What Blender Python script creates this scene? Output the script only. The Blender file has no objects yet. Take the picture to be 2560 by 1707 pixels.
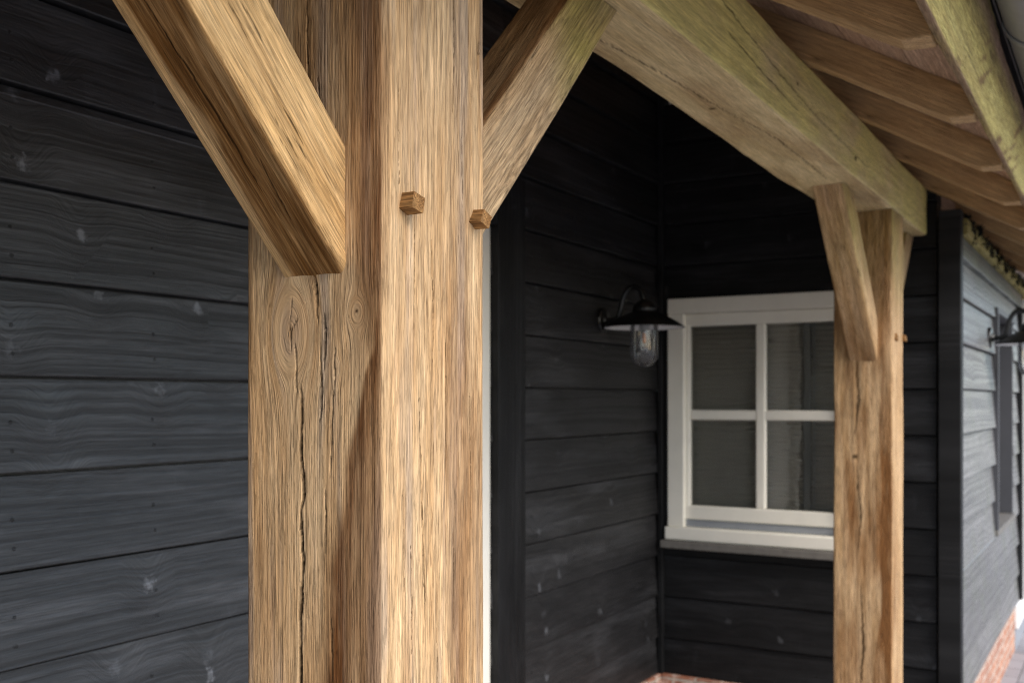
import bpy, bmesh, math, random
import numpy as np
from mathutils import Vector, Matrix

# ------------------------------------------------------------------ camera, sky, sun, exposure
scene = bpy.context.scene
COL = scene.collection
ZC = 1.49                                   # eye height above the paving
YAW = math.radians(30.6)                    # the facade runs along +X, the house lies towards +Y
cam_d = bpy.data.cameras.new("Camera")
cam = bpy.data.objects.new("Camera", cam_d); COL.objects.link(cam)
cam.location = (0, 0, ZC)
cam.rotation_euler = (math.radians(90), 0, YAW - math.radians(90))
cam_d.sensor_width = 36.0
cam_d.lens = 36.0 * 2600 / 2560
cam_d.shift_y = 0.0572
cam_d.clip_start = 0.02; cam_d.clip_end = 2000
cam_d.dof.use_dof = True
cam_d.dof.focus_distance = 1.14
cam_d.dof.aperture_fstop = 8.0
scene.camera = cam

SUN_EL, SUN_AZ = math.radians(40), math.radians(-112)   # azimuth of the sun measured from +X
world = bpy.data.worlds.new("World"); scene.world = world
world.use_nodes = True
wn = world.node_tree.nodes; wl = world.node_tree.links
wn.clear()
sky = wn.new("ShaderNodeTexSky"); sky.sky_type = 'NISHITA'; sky.sun_disc = False
sky.sun_elevation = SUN_EL
sky.sun_rotation = math.pi / 2 - SUN_AZ
sky.air_density = 1.0; sky.dust_density = 2.0; sky.ozone_density = 1.5
bg = wn.new("ShaderNodeBackground"); bg.inputs[1].default_value = 0.15
wo = wn.new("ShaderNodeOutputWorld")
wl.new(sky.outputs[0], bg.inputs[0]); wl.new(bg.outputs[0], wo.inputs[0])
sun_d = bpy.data.lights.new("Sun", 'SUN'); sun_d.energy = 0.9; sun_d.angle = math.radians(35)
sun_d.color = (1.0, 0.96, 0.90)
sun = bpy.data.objects.new("Sun", sun_d); COL.objects.link(sun)
sd = Vector((math.cos(SUN_EL) * math.cos(SUN_AZ), math.cos(SUN_EL) * math.sin(SUN_AZ), math.sin(SUN_EL)))
sun.rotation_euler = sd.to_track_quat('Z', 'Y').to_euler()
sun.location = (0, -6, 8)
vs = scene.view_settings
vs.view_transform = 'Standard'; vs.look = 'None'; vs.exposure = 1.25; vs.gamma = 1.0
scene.cycles.max_bounces = 8
scene.cycles.use_denoising = True; scene.cycles.denoising_prefilter = 'NONE'; scene.cycles.filter_width = 1.15
scene.cycles.use_light_tree = False; scene.cycles.use_guiding = False
scene.cycles.use_adaptive_sampling = False
scene.cycles.sample_clamp_indirect = 4.0
scene.cycles.caustics_reflective = False; scene.cycles.caustics_refractive = False
rnd = random.Random(7)

# ------------------------------------------------------------------ numpy noise
def _h(i, j, k, s):
    n = (i.astype(np.int64) * 374761393 + j.astype(np.int64) * 668265263 + k.astype(np.int64) * 2147483647 + s * 974634777)
    n = (n ^ (n >> 13)) * 1274126177
    n = n & 0x7fffffff
    n = (n ^ (n >> 16)) & 0xffff
    return n / 65535.0
def vn(x, y, z, s=0):
    x, y, z = np.broadcast_arrays(np.asarray(x, float), np.asarray(y, float), np.asarray(z, float))
    i, j, k = np.floor(x), np.floor(y), np.floor(z)
    fx, fy, fz = x - i, y - j, z - k
    fx, fy, fz = [f * f * (3 - 2 * f) for f in (fx, fy, fz)]
    r = 0
    for a in (0, 1):
        for b in (0, 1):
            for c in (0, 1):
                w = (fx if a else 1 - fx) * (fy if b else 1 - fy) * (fz if c else 1 - fz)
                r = r + w * _h(i + a, j + b, k + c, s)
    return r
def sm(a, b, x):
    t = np.clip((x - a) / (b - a), 0, 1)
    return t * t * (3 - 2 * t)

# ------------------------------------------------------------------ node helper
class NB:
    def __init__(s, name):
        s.m = bpy.data.materials.new(name); s.m.use_nodes = True
        s.t = s.m.node_tree; s.t.nodes.clear()
        s.out = s.t.nodes.new("ShaderNodeOutputMaterial")
    def n(s, typ, **kw):
        nd = s.t.nodes.new(typ)
        for k, v in kw.items(): setattr(nd, k, v)
        return nd
    def put(s, sock, v):
        if isinstance(v, bpy.types.NodeSocket): s.t.links.new(v, sock)
        elif v is not None:
            if isinstance(v, (tuple, list)) and sock.type == 'RGBA' and len(v) == 3: v = (*v, 1)
            sock.default_value = v
    def m_(s, op, a, b=0.0, c=None, clamp=False):
        nd = s.n("ShaderNodeMath", operation=op, use_clamp=clamp)
        s.put(nd.inputs[0], a); s.put(nd.inputs[1], b)
        if c is not None: s.put(nd.inputs[2], c)
        return nd.outputs[0]
    def v_(s, op, a, b=None):
        nd = s.n("ShaderNodeVectorMath", operation=op)
        s.put(nd.inputs[0], a)
        if b is not None: s.put(nd.inputs[1], b)
        return nd.outputs[0]
    def xyz(s, v):
        nd = s.n("ShaderNodeSeparateXYZ"); s.put(nd.inputs[0], v); return nd.outputs
    def vec(s, x, y, z):
        nd = s.n("ShaderNodeCombineXYZ")
        for i, q in enumerate((x, y, z)): s.put(nd.inputs[i], q)
        return nd.outputs[0]
    def noise(s, v, scale=1.0, detail=2.0, rough=0.5):
        nd = s.n("ShaderNodeTexNoise"); s.put(nd.inputs['Vector'], v)
        nd.inputs['Scale'].default_value = scale; nd.inputs['Detail'].default_value = detail
        nd.inputs['Roughness'].default_value = rough
        return nd.outputs['Fac']
    def rng(s, v, a, b, c=0.0, d=1.0, smooth=True):
        nd = s.n("ShaderNodeMapRange"); nd.interpolation_type = 'SMOOTHSTEP' if smooth else 'LINEAR'
        s.put(nd.inputs[0], v)
        for i, q in enumerate((a, b, c, d)): nd.inputs[i + 1].default_value = q
        return nd.outputs[0]
    def mix(s, f, a, b, mode='MIX'):
        nd = s.n("ShaderNodeMix", data_type='RGBA', blend_type=mode)
        s.put(nd.inputs['Factor'], f); s.put(nd.inputs[6], a); s.put(nd.inputs[7], b)
        return nd.outputs[2]
    def attr(s, name):
        nd = s.n("ShaderNodeAttribute", attribute_name=name); return nd.outputs['Fac']
    def obj(s):
        return s.n("ShaderNodeTexCoord").outputs['Object']
    def bump(s, h, strength=0.5, dist=0.001):
        nd = s.n("ShaderNodeBump"); s.put(nd.inputs['Height'], h)
        nd.inputs['Strength'].default_value = strength; nd.inputs['Distance'].default_value = dist
        return nd.outputs[0]
    def bsdf(s, col, rough=0.6, normal=None, **kw):
        b = s.n("ShaderNodeBsdfPrincipled")
        s.put(b.inputs['Base Color'], col); s.put(b.inputs['Roughness'], rough)
        if normal is not None: s.put(b.inputs['Normal'], normal)
        for k, v in kw.items(): s.put(b.inputs[k.replace('_', ' ')], v)
        s.t.links.new(b.outputs[0], s.out.inputs[0])
        return s.m

def oak(name, light, mid, stain, stain_amt=0.4, ring=0.5, pore=0.6, grey=0.0, green=None, seed=0.0, pith=(0.17, 0.21), bump=0.8, check=0.6, fibre=0.62):
    b = NB(name)
    o = b.obj()
    P = b.v_('ADD', o, (seed * 1.37, seed * 0.71, seed * 2.3))
    x, y, z = b.xyz(o)
    w1 = b.m_('SUBTRACT', b.noise(b.v_('MULTIPLY', P, (5, 5, 0.9)), 1, 2), 0.5)
    w2 = b.m_('SUBTRACT', b.noise(b.v_('MULTIPLY', b.v_('ADD', P, (9.1, 3.3, 5.7)), (5, 5, 0.9)), 1, 2), 0.5)
    xw = b.m_('ADD', x, b.m_('MULTIPLY', w1, 0.014))
    yw = b.m_('ADD', b.m_('ADD', y, b.m_('MULTIPLY', w2, 0.014)), b.attr('wrp'))
    zs = b.m_('ADD', z, seed * 2.3)
    Q = b.vec(b.m_('ADD', xw, seed), yw, zs)
    # growth rings round a pith outside the section
    dx = b.m_('SUBTRACT', xw, pith[0]); dy = b.m_('SUBTRACT', yw, pith[1])
    r = b.m_('SQRT', b.m_('ADD', b.m_('MULTIPLY', dx, dx), b.m_('MULTIPLY', dy, dy)))
    rn = b.noise(b.vec(b.m_('MULTIPLY', r, 620), b.m_('MULTIPLY', zs, 0.7), seed), 1, 2, 0.6)
    rings = b.rng(rn, 0.36, 0.66)
    fib = b.noise(b.v_('MULTIPLY', Q, (1000, 1000, 26)), 1, 2, 0.6)
    po = b.rng(b.noise(b.v_('MULTIPLY', Q, (480, 480, 26)), 1, 1.5, 0.5), 0.57, 0.68)
    pm = b.rng(b.noise(b.v_('MULTIPLY', Q, (16, 16, 3)), 1, 2), 0.30, 0.70)
    po = b.m_('MULTIPLY', po, pm)
    cn = b.m_('ABSOLUTE', b.m_('SUBTRACT', b.noise(b.v_('MULTIPLY', Q, (105, 105, 3.2)), 1, 1.0), 0.5))
    ck = b.rng(cn, 0.006, 0.024, 1.0, 0.0)
    cm = b.rng(b.noise(b.v_('MULTIPLY', Q, (24, 24, 6.0)), 1, 2), 0.60, 0.68)
    ck = b.m_('MULTIPLY', ck, cm)
    fl = b.noise(b.v_('MULTIPLY', b.v_('ADD', Q, (2.7, 6.1, 3.9)), (640, 640, 24)), 1, 2.0, 0.6)
    fd = b.rng(fl, 0.535, 0.64); fw = b.rng(fl, 0.45, 0.36)
    t1 = b.noise(b.v_('MULTIPLY', P, (9, 9, 2.0)), 1, 4, 0.6)
    t2 = b.noise(b.v_('MULTIPLY', Q, (42, 42, 3.2)), 1, 5, 0.65)
    t3 = b.noise(b.v_('MULTIPLY', Q, (210, 210, 9)), 1, 3, 0.6)
    col = b.mix(b.rng(t2, 0.30, 0.70), light, mid)
    if grey:
        gcol = (0.40, 0.33, 0.27)
        g = b.rng(b.noise(b.v_('MULTIPLY', b.v_('ADD', Q, (4, 7, 1)), (30, 30, 1.8)), 1, 3), 0.50, 0.66)
        col = b.mix(b.m_('MULTIPLY', g, grey), col, gcol)
    st = b.m_('MULTIPLY', b.rng(b.m_('ADD', b.m_('MULTIPLY', t1, 0.65), b.m_('MULTIPLY', t2, 0.35)), 0.46, 0.62), stain_amt)
    sa = b.attr('stn')
    st = b.m_('ADD', st, b.m_('MULTIPLY', sa, b.rng(t3, 0.25, 0.7, 0.72, 1.0)), clamp=True)
    col = b.mix(st, col, stain)
    if green:
        gm = b.m_('MULTIPLY', b.attr('grn'), b.rng(b.noise(b.v_('MULTIPLY', P, (7, 7, 3)), 1, 4, 0.6), 0.30, 0.62, 0.25, 1.0))
        col = b.mix(gm, col, green)
    sh = b.m_('SUBTRACT', 1.0, b.m_('MULTIPLY', rings, 0.42 * ring))
    sh = b.m_('MULTIPLY', sh, b.rng(fib, 0.28, 0.72, 1.20, 0.72, False))
    sh = b.m_('MULTIPLY', sh, b.m_('SUBTRACT', 1.0, b.m_('MULTIPLY', fd, 0.42 * fibre)))
    sh = b.m_('MULTIPLY', sh, b.m_('ADD', 1.0, b.m_('MULTIPLY', fw, 0.22 * fibre)))
    sh = b.m_('MULTIPLY', sh, b.rng(t3, 0.28, 0.72, 1.22, 0.76, False))
    sh = b.m_('ADD', b.m_('MULTIPLY', b.m_('SUBTRACT', sh, 0.9), b.m_('SUBTRACT', 1.0, b.m_('MULTIPLY', b.attr('kno'), 0.78))), 0.9)
    col = b.v_('MULTIPLY', col, b.vec(sh, sh, sh))
    kn = b.m_('SUBTRACT', 1.0, b.m_('MULTIPLY', b.attr('kno'), 0.75))
    col = b.mix(b.m_('MULTIPLY', b.m_('MULTIPLY', po, kn), pore), col, (0.10, 0.048, 0.018))
    col = b.mix(b.m_('MULTIPLY', ck, check), col, (0.035, 0.018, 0.008))
    col = b.mix(b.attr('crk'), col, (0.022, 0.011, 0.005))
    h = b.m_('ADD', b.m_('MULTIPLY', rings, -0.55 * ring), b.m_('MULTIPLY', fib, -0.7))
    h = b.m_('ADD', h, b.m_('MULTIPLY', po, -0.9 * pore))
    h = b.m_('ADD', h, b.m_('MULTIPLY', ck, -2.5 * check))
    h = b.m_('ADD', h, b.m_('MULTIPLY', t3, -0.5))
    h = b.m_('ADD', h, b.m_('MULTIPLY', b.m_('MULTIPLY', fd, kn), -1.3 * fibre))
    return b.bsdf(col, b.rng(fib, 0.3, 0.7, 0.62, 0.85), b.bump(h, bump, 0.0012), Specular_IOR_Level=b.m_('MULTIPLY', 0.16, b.m_('SUBTRACT', 1.0, b.attr('crk'))))

def black_paint(name, base=(0.0125, 0.0132, 0.0152), lines=1.0, moss=0.0, seed=0.0, knots=1.0, rough=(0.32, 0.52), cl=0.5, spec=0.52):
    """black stained spruce boards; local X runs along the board, attr bid = random per board, bz = 0..1 up the board"""
    b = NB(name)
    o = b.obj(); x, y, z = b.xyz(o)
    bid = b.attr('bid'); bz = b.attr('bz')
    xx = b.m_('ADD', x, b.m_('MULTIPLY', bid, 61.0)); zz = b.m_('ADD', z, b.m_('MULTIPLY', bid, 17.0))
    # knots
    kv = b.n("ShaderNodeTexVoronoi"); kv.feature = 'F1'; kv.voronoi_dimensions = '2D'
    b.put(kv.inputs['Vector'], b.vec(b.m_('MULTIPLY', xx, 4.6), b.m_('MULTIPLY', zz, 3.9), seed)); kv.inputs['Scale'].default_value = 1
    kd = kv.outputs['Distance']; kc = b.xyz(kv.outputs['Color'])
    on = b.rng(kc[0], 0.48, 0.54)
    bulge = b.m_('MULTIPLY', b.rng(kd, 0.02, 0.42, 1.0, 0.0), on)
    lo = b.noise(b.vec(b.m_('MULTIPLY', xx, 0.9), b.m_('MULTIPLY', zz, 6.0), seed), 1, 1.0)
    fld = b.m_('ADD', b.m_('ADD', b.m_('MULTIPLY', lo, 0.16), b.m_('MULTIPLY', zz, 2.6)), b.m_('MULTIPLY', bulge, 0.035))
    rn = b.noise(b.vec(b.m_('MULTIPLY', fld, 30), b.m_('MULTIPLY', xx, 0.5), seed), 1, 2, 0.6)
    rings = b.rng(rn, 0.36, 0.64)
    fib = b.noise(b.vec(b.m_('MULTIPLY', xx, 9), b.m_('MULTIPLY', b.m_('ADD', zz, b.m_('MULTIPLY', bulge, 0.05)), 420), seed), 1, 3, 0.6)
    cloud = b.noise(b.vec(b.m_('MULTIPLY', xx, 3), b.m_('MULTIPLY', zz, 9), seed), 1, 4, 0.6)
    blo = b.noise(b.vec(b.m_('MULTIPLY', xx, 55), b.m_('MULTIPLY', zz, 38), seed), 1, 4, 0.7)
    kn = b.m_('MULTIPLY', b.m_('MULTIPLY', b.rng(b.m_('ADD', kd, b.m_('MULTIPLY', b.m_('SUBTRACT', blo, 0.5), 0.30)), 0.01, 0.075, 1.0, 0.0), on), b.rng(kc[1], 0.1, 0.9, 0.25, 1.0))
    core = b.m_('MULTIPLY', b.rng(kd, 0.02, 0.055, 1.0, 0.0), b.m_('MULTIPLY', on, b.rng(kc[2], 0.45, 0.6)))
    # scuffed streaks running across the boards
    sv = b.noise(b.vec(b.m_('MULTIPLY', xx, 15), b.m_('MULTIPLY', zz, 4.5), seed + 5), 1, 3, 0.6)
    scf = b.rng(sv, 0.62, 0.80)
    sh = b.m_('MULTIPLY', b.rng(rings, 0, 1, 1.0 + 0.42 * lines, 1.0 - 0.36 * lines, False), b.rng(fib, 0.28, 0.72, 1.8, 0.38, False))
    sh = b.m_('MULTIPLY', sh, b.rng(cloud, 0.25, 0.75, 1 - cl, 1 + 1.4 * cl, False))
    bt = b.n("ShaderNodeTexWhiteNoise", noise_dimensions='1D'); b.put(bt.inputs['W'], bid)
    sh = b.m_('MULTIPLY', sh, b.rng(bt.outputs[0], 0, 1, 0.82, 1.22, False))
    col = b.v_('MULTIPLY', b.mix(0.0, base, base), b.vec(sh, sh, sh))
    wo = b.noise(b.vec(b.m_('MULTIPLY', xx, 1.1), b.m_('MULTIPLY', zz, 10.0), seed + 8), 1, 3, 0.6)
    wo = b.m_('MULTIPLY', b.rng(wo, 0.50, 0.66), b.rng(fib, 0.35, 0.65, 1.0, 0.25))
    col = b.mix(b.m_('MULTIPLY', wo, 0.62 * knots), col, (0.100, 0.102, 0.109))
    col = b.mix(b.m_('MULTIPLY', kn, 0.8 * knots), col, (0.21, 0.22, 0.24))
    col = b.mix(b.m_('MULTIPLY', scf, 0.32 * knots), col, (0.09, 0.094, 0.105))
    col = b.mix(b.m_('MULTIPLY', core, 0.5 * knots), col, (0.015, 0.014, 0.013))
    if moss:
        mo = b.rng(b.noise(b.vec(b.m_('MULTIPLY', x, 4), b.m_('MULTIPLY', z, 2.2), 3.0), 1, 4, 0.65), 0.45, 0.68)
        col = b.mix(b.m_('MULTIPLY', mo, moss), col, (0.10, 0.115, 0.075))
    # nail heads, two per board at every stud
    nx = b.m_('SUBTRACT', b.m_('FLOORED_MODULO', b.m_('ADD', x, -1.211 + 3.33 + 0.1665), 0.333), 0.1665)
    nx = b.m_('ADD', nx, b.m_('MULTIPLY', b.m_('SUBTRACT', bt.outputs[0], 0.5), 0.012))
    def nd(t):
        q = b.m_('MULTIPLY', b.m_('SUBTRACT', bz, t), 0.1845)
        return b.m_('SQRT', b.m_('ADD', b.m_('MULTIPLY', nx, nx), b.m_('MULTIPLY', q, q)))
    nail = b.rng(b.m_('MINIMUM', nd(0.53), nd(0.22)), 0.0022, 0.0042, 1.0, 0.0)
    col = b.mix(nail, col, (0.006, 0.006, 0.006))
    h = b.m_('ADD', b.m_('MULTIPLY', rings, -0.5 * lines), b.m_('MULTIPLY', fib, -0.9))
    h = b.m_('ADD', h, b.m_('ADD', b.m_('MULTIPLY', kn, 0.6), b.m_('MULTIPLY', nail, -3)))
    rg = b.rng(b.m_('ADD', b.m_('MULTIPLY', rings, 0.5), b.m_('MULTIPLY', cloud, 0.5)), 0.2, 0.8, rough[0], rough[1], False)
    return b.bsdf(col, rg, b.bump(h, 0.9, 0.0012), Specular_IOR_Level=spec)

def plain(name, col, rough=0.5, var=0.12, scale=14.0, bump=0.15, **kw):
    b = NB(name); o = b.obj()
    n1 = b.noise(o, scale, 4, 0.6); n2 = b.noise(o, scale * 11, 3, 0.6)
    f = b.m_('ADD', b.m_('MULTIPLY', n1, 0.7), b.m_('MULTIPLY', n2, 0.3))
    s = b.rng(f, 0.3, 0.7, 1 - var, 1 + var, False)
    c = b.v_('MULTIPLY', b.mix(0.0, col, col), b.vec(s, s, s))
    return b.bsdf(c, rough, b.bump(n2, bump, 0.001), **kw)

def brick_mat(name):
    b = NB(name); x, y, z = b.xyz(b.obj())
    nrm = b.xyz(b.n("ShaderNodeNewGeometry").outputs['Normal'])
    u = b.m_('ADD', x, y)
    top = b.rng(b.m_('ABSOLUTE', nrm[2]), 0.5, 0.6)
    vv = b.m_('ADD', b.m_('MULTIPLY', z, b.m_('SUBTRACT', 1.0, top)), b.m_('MULTIPLY', top, 0.03))
    bt = b.n("ShaderNodeTexBrick"); b.put(bt.inputs['Vector'], b.vec(u, vv, 0.0))
    bt.inputs['Scale'].default_value = 1.0; bt.inputs['Brick Width'].default_value = 0.21; bt.inputs['Row Height'].default_value = 0.0625
    bt.inputs['Mortar Size'].default_value = 0.006; bt.inputs['Bias'].default_value = 0.0
    bt.inputs['Color1'].default_value = (0.30, 0.115, 0.065, 1); bt.inputs['Color2'].default_value = (0.46, 0.20, 0.11, 1); bt.inputs['Mortar'].default_value = (0.42, 0.37, 0.31, 1)
    n = b.noise(b.obj(), 28, 4, 0.65); n2 = b.noise(b.obj(), 9, 3, 0.6)
    col = b.mix(b.rng(n, 0.46, 0.66, 0, 0.65), bt.outputs['Color'], (0.70, 0.58, 0.49))
    col = b.mix(b.rng(n2, 0.5, 0.7, 0, 0.5), col, (0.24, 0.09, 0.05))
    h = b.m_('ADD', b.m_('MULTIPLY', bt.outputs['Fac'], -1.0), b.m_('MULTIPLY', n, 0.6))
    return b.bsdf(col, 0.85, b.bump(h, 0.7, 0.004))

def paver_mat(name):
    b = NB(name); o = b.obj()
    bt = b.n("ShaderNodeTexBrick"); b.put(bt.inputs['Vector'], o)
    bt.inputs['Scale'].default_value = 1.0; bt.inputs['Brick Width'].default_value = 0.20; bt.inputs['Row Height'].default_value = 0.10
    bt.inputs['Mortar Size'].default_value = 0.004
    bt.inputs['Color1'].default_value = (0.22, 0.21, 0.215, 1); bt.inputs['Color2'].default_value = (0.34, 0.325, 0.33, 1); bt.inputs['Mortar'].default_value = (0.10, 0.095, 0.09, 1)
    n = b.noise(o, 18, 5, 0.65)
    col = b.mix(b.rng(n, 0.35, 0.7, 0, 0.6), bt.outputs['Color'], (0.32, 0.30, 0.30))
    return b.bsdf(col, 0.8, b.bump(b.m_('ADD', b.m_('MULTIPLY', bt.outputs['Fac'], -1), n), 0.6, 0.004))

def ground_mat(name):
    b = NB(name); o = b.obj()
    n = b.noise(o, 3, 6, 0.7); n2 = b.noise(o, 60, 4, 0.7)
    col = b.mix(b.rng(n, 0.35, 0.65), (0.42, 0.40, 0.36), (0.54, 0.52, 0.47))
    col = b.mix(b.rng(n2, 0.5, 0.75, 0, 0.5), col, (0.30, 0.28, 0.25))
    return b.bsdf(col, 0.9, b.bump(n2, 0.8, 0.02))

def glass_mat(name, tint=(1, 1, 1), rough=0.0, sheen_mix=0.0):
    b = NB(name)
    tr = b.n("ShaderNodeBsdfTransparent"); b.put(tr.inputs[0], tint)
    gl = b.n("ShaderNodeBsdfGlossy"); b.put(gl.inputs['Roughness'], rough)
    fr = b.n("ShaderNodeFresnel"); fr.inputs[0].default_value = 1.5
    wv = b.noise(b.obj(), 9, 2)
    b.put(gl.inputs['Normal'], b.bump(wv, 0.05, 0.01))
    mx = b.n("ShaderNodeMixShader"); b.put(mx.inputs[0], b.m_('MULTIPLY', fr.outputs[0], 1.25, clamp=True))
    b.t.links.new(tr.outputs[0], mx.inputs[1]); b.t.links.new(gl.outputs[0], mx.inputs[2])
    last = mx.outputs[0]
    if sheen_mix:  # whitish diffuse mix brightens the glass in place of its reflections
        df = b.n("ShaderNodeBsdfTranslucent"); b.put(df.inputs[0], (0.8, 0.8, 0.82)); d2 = b.n("ShaderNodeBsdfDiffuse"); b.put(d2.inputs[0], (0.8, 0.8, 0.82))
        ms = b.n("ShaderNodeMixShader"); b.t.links.new(df.outputs[0], ms.inputs[1]); b.t.links.new(d2.outputs[0], ms.inputs[2])
        m2 = b.n("ShaderNodeMixShader"); b.put(m2.inputs[0], b.rng(b.noise(b.obj(), 40, 3), 0.3, 0.7, sheen_mix * 0.4, sheen_mix * 1.5))
        b.t.links.new(last, m2.inputs[1]); b.t.links.new(ms.outputs[0], m2.inputs[2]); last = m2.outputs[0]
    b.t.links.new(last, b.out.inputs[0])
    return b.m

MAT = {}
MAT['post'] = oak('oak_weathered_post', (0.69, 0.475, 0.265), (0.57, 0.345, 0.162), (0.145, 0.055, 0.015), 0.24, 0.55, 0.5, 0.5, seed=1.0, check=0.25, bump=1.0, fibre=0.42)
MAT['brace'] = oak('oak_golden_brace', (0.80, 0.535, 0.26), (0.68, 0.41, 0.165), (0.19, 0.080, 0.017), 0.10, 0.40, 0.4, 0.0, fibre=0.48, seed=3.3, pith=(0.2, 0.3))
MAT['brace_pale'] = oak('oak_pale_brace', (0.60, 0.425, 0.245), (0.49, 0.325, 0.17), (0.25, 0.12, 0.045), 0.2, 0.75, 0.6, 0.0, green=(0.36, 0.30, 0.08), seed=5.1, pith=(0.05, -0.10))
MAT['beam'] = oak('oak_green_tinged_beam', (0.76, 0.59, 0.33), (0.66, 0.49, 0.25), (0.38, 0.23, 0.10), 0.22, 0.28, 0.25, 0.0, fibre=0.3, green=(0.74, 0.62, 0.22), check=0.25, seed=7.7, pith=(0.12, 0.16))
MAT['far'] = oak('oak_far_post', (0.64, 0.43, 0.24), (0.51, 0.315, 0.15), (0.22, 0.095, 0.03), 0.5, 0.5, 0.5, 0.0, green=(0.38, 0.31, 0.10), seed=11.2, pith=(0.1, 0.25))
MAT['rafter'] = oak('oak_rafter', (0.66, 0.44, 0.22), (0.54, 0.34, 0.155), (0.22, 0.12, 0.045), 0.30, 0.35, 0.3, 0.0, fibre=0.35, seed=13.9)
MAT['fascia'] = oak('oak_waney_board', (0.50, 0.42, 0.15), (0.42, 0.34, 0.11), (0.20, 0.115, 0.045), 0.25, 0.4, 0.35, 0.0, green=(0.34, 0.21, 0.15), seed=17.3)
MAT['peg'] = oak('oak_peg', (0.60, 0.34, 0.13), (0.44, 0.22, 0.075), (0.12, 0.05, 0.015), 0.5, 0.6, 0.9, 0.0, seed=19.0)
MAT['boarding'] = oak('roof_boarding_wood', (0.62, 0.42, 0.29), (0.54, 0.35, 0.23), (0.30, 0.17, 0.09), 0.2, 0.5, 0.4, 0.0, seed=23.0)
MAT['siding'] = black_paint('black_stained_siding', (0.0175, 0.0177, 0.0187))
MAT['siding_recess_shade'] = black_paint('black_siding_recess_shade', (0.0125, 0.0122, 0.0126), 0.7, 0.0, 17.0, 0.42, (0.38, 0.56), 0.35, 0.34)  # same siding stain, darkened: the recess's shade is put into the colour
MAT['siding_deep_shade'] = black_paint('black_siding_deep_shade', (0.0075, 0.0075, 0.0079), 0.6, 0.0, 31.0, 0.25, (0.42, 0.6), 0.5, 0.20)  # window wall's deeper shade painted in as a near-black copy of the siding
MAT['siding_glare_moss'] = black_paint('black_siding_glare_moss', (0.125, 0.122, 0.120), 0.6, 0.40, 9.0, 0.4, (0.30, 0.46), 0.15)  # black siding made pale: grazing sky glare in the base colour, plus moss
MAT['trim'] = black_paint('black_trim_board', (0.008, 0.008, 0.0083), 0.6, 0.0, 4.0, 0.12, (0.45, 0.6), 0.4, 0.20)
MAT['trim_moss'] = black_paint('mossy_trim_board', (0.05, 0.055, 0.045), 0.6, 0.9, 14.0, 0.3)
MAT['white'] = plain('white_window_paint', (0.82, 0.79, 0.70), 0.45, 0.05, 9, 0.08)
MAT['grey_sill'] = plain('plain_grey', (0.28, 0.30, 0.33), 0.4, 0.1)
MAT['stone'] = plain('grey_brown_sill', (0.15, 0.14, 0.125), 0.6, 0.25, 25, 0.4)
MAT['blind'] = plain('pleated_blind_fabric', (0.72, 0.69, 0.64), 0.85, 0.06)
MAT['strip'] = plain('pale_upright_grey', (0.62, 0.63, 0.64), 0.5, 0.05)
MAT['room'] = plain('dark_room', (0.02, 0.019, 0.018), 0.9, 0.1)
MAT['enamel'] = plain('black_enamel', (0.006, 0.006, 0.006), 0.28, 0.1, 20, 0.03)
MAT['enamel_w'] = plain('white_enamel', (0.86, 0.86, 0.83), 0.3, 0.03)
MAT['socket'] = plain('lamp_socket', (0.35, 0.35, 0.34), 0.35, 0.1)
MAT['filament'] = plain('orange_filament', (0.75, 0.24, 0.06), 0.4, 0.1)
MAT['glass'] = glass_mat('window_glass', (0.80, 0.80, 0.78))
MAT['jar'] = glass_mat('lamp_glass', (0.93, 0.94, 0.95), 0.04, 0.07)
MAT['zinc'] = plain('grey_zinc', (0.27, 0.28, 0.275), 0.45, 0.14, 5, 0.08, Metallic=0.25)
MAT['brick'] = brick_mat('red_brick')
MAT['paver'] = paver_mat('grey_clinker_paving')
MAT['bounce_ground'] = ground_mat('pale_bounce_ground')  # unseen outer ground, made pale to bounce light up under the roof
MAT['leaf'] = plain('dark_needles', (0.012, 0.016, 0.014), 0.6, 0.3)
MAT['roof'] = plain('dark_roof_tiles', (0.06, 0.05, 0.045), 0.8, 0.3)
MAT['render_w'] = plain('white_render', (0.80, 0.79, 0.77), 0.7, 0.05)

# ------------------------------------------------------------------ object helpers
def tag(o, label=None, cat=None, group=None, kind=None):
    if label: o['label'] = label
    if cat: o['category'] = cat
    if group: o['group'] = group
    if kind: o['kind'] = kind
    return o
def empty(name, loc=(0, 0, 0), rz=0.0):
    o = bpy.data.objects.new(name, None); COL.objects.link(o)
    o.location = loc; o.rotation_euler = (0, 0, rz); o.empty_display_size = 0.1
    return o
def link(name, me, mat, parent=None, loc=(0, 0, 0), rot=(0, 0, 0), smooth=False):
    o = bpy.data.objects.new(name, me); COL.objects.link(o)
    if mat: me.materials.append(mat)
    o.location = loc; o.rotation_euler = rot
    if parent: o.parent = parent
    if smooth:
        me.polygons.foreach_set('use_smooth', [True] * len(me.polygons))
    return o
def bm_obj(name, bm, mat, parent=None, loc=(0, 0, 0), rot=(0, 0, 0), smooth=False):
    bmesh.ops.recalc_face_normals(bm, faces=bm.faces)
    me = bpy.data.meshes.new(name); bm.to_mesh(me); bm.free()
    return link(name, me, mat, parent, loc, rot, smooth)
def add_box(bm, x0, x1, y0, y1, z0, z1, bev=0.0):
    b2 = bmesh.new()
    bmesh.ops.create_cube(b2, size=1.0)
    for v in b2.verts:
        v.co = Vector(((x0 + x1) / 2 + v.co.x * (x1 - x0), (y0 + y1) / 2 + v.co.y * (y1 - y0), (z0 + z1) / 2 + v.co.z * (z1 - z0)))
    if bev: bmesh.ops.bevel(b2, geom=b2.edges[:], offset=bev, segments=2, profile=0.5, affect='EDGES')
    me = bpy.data.meshes.new('t'); b2.to_mesh(me); b2.free(); bm.from_mesh(me); bpy.data.meshes.remove(me)
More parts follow.
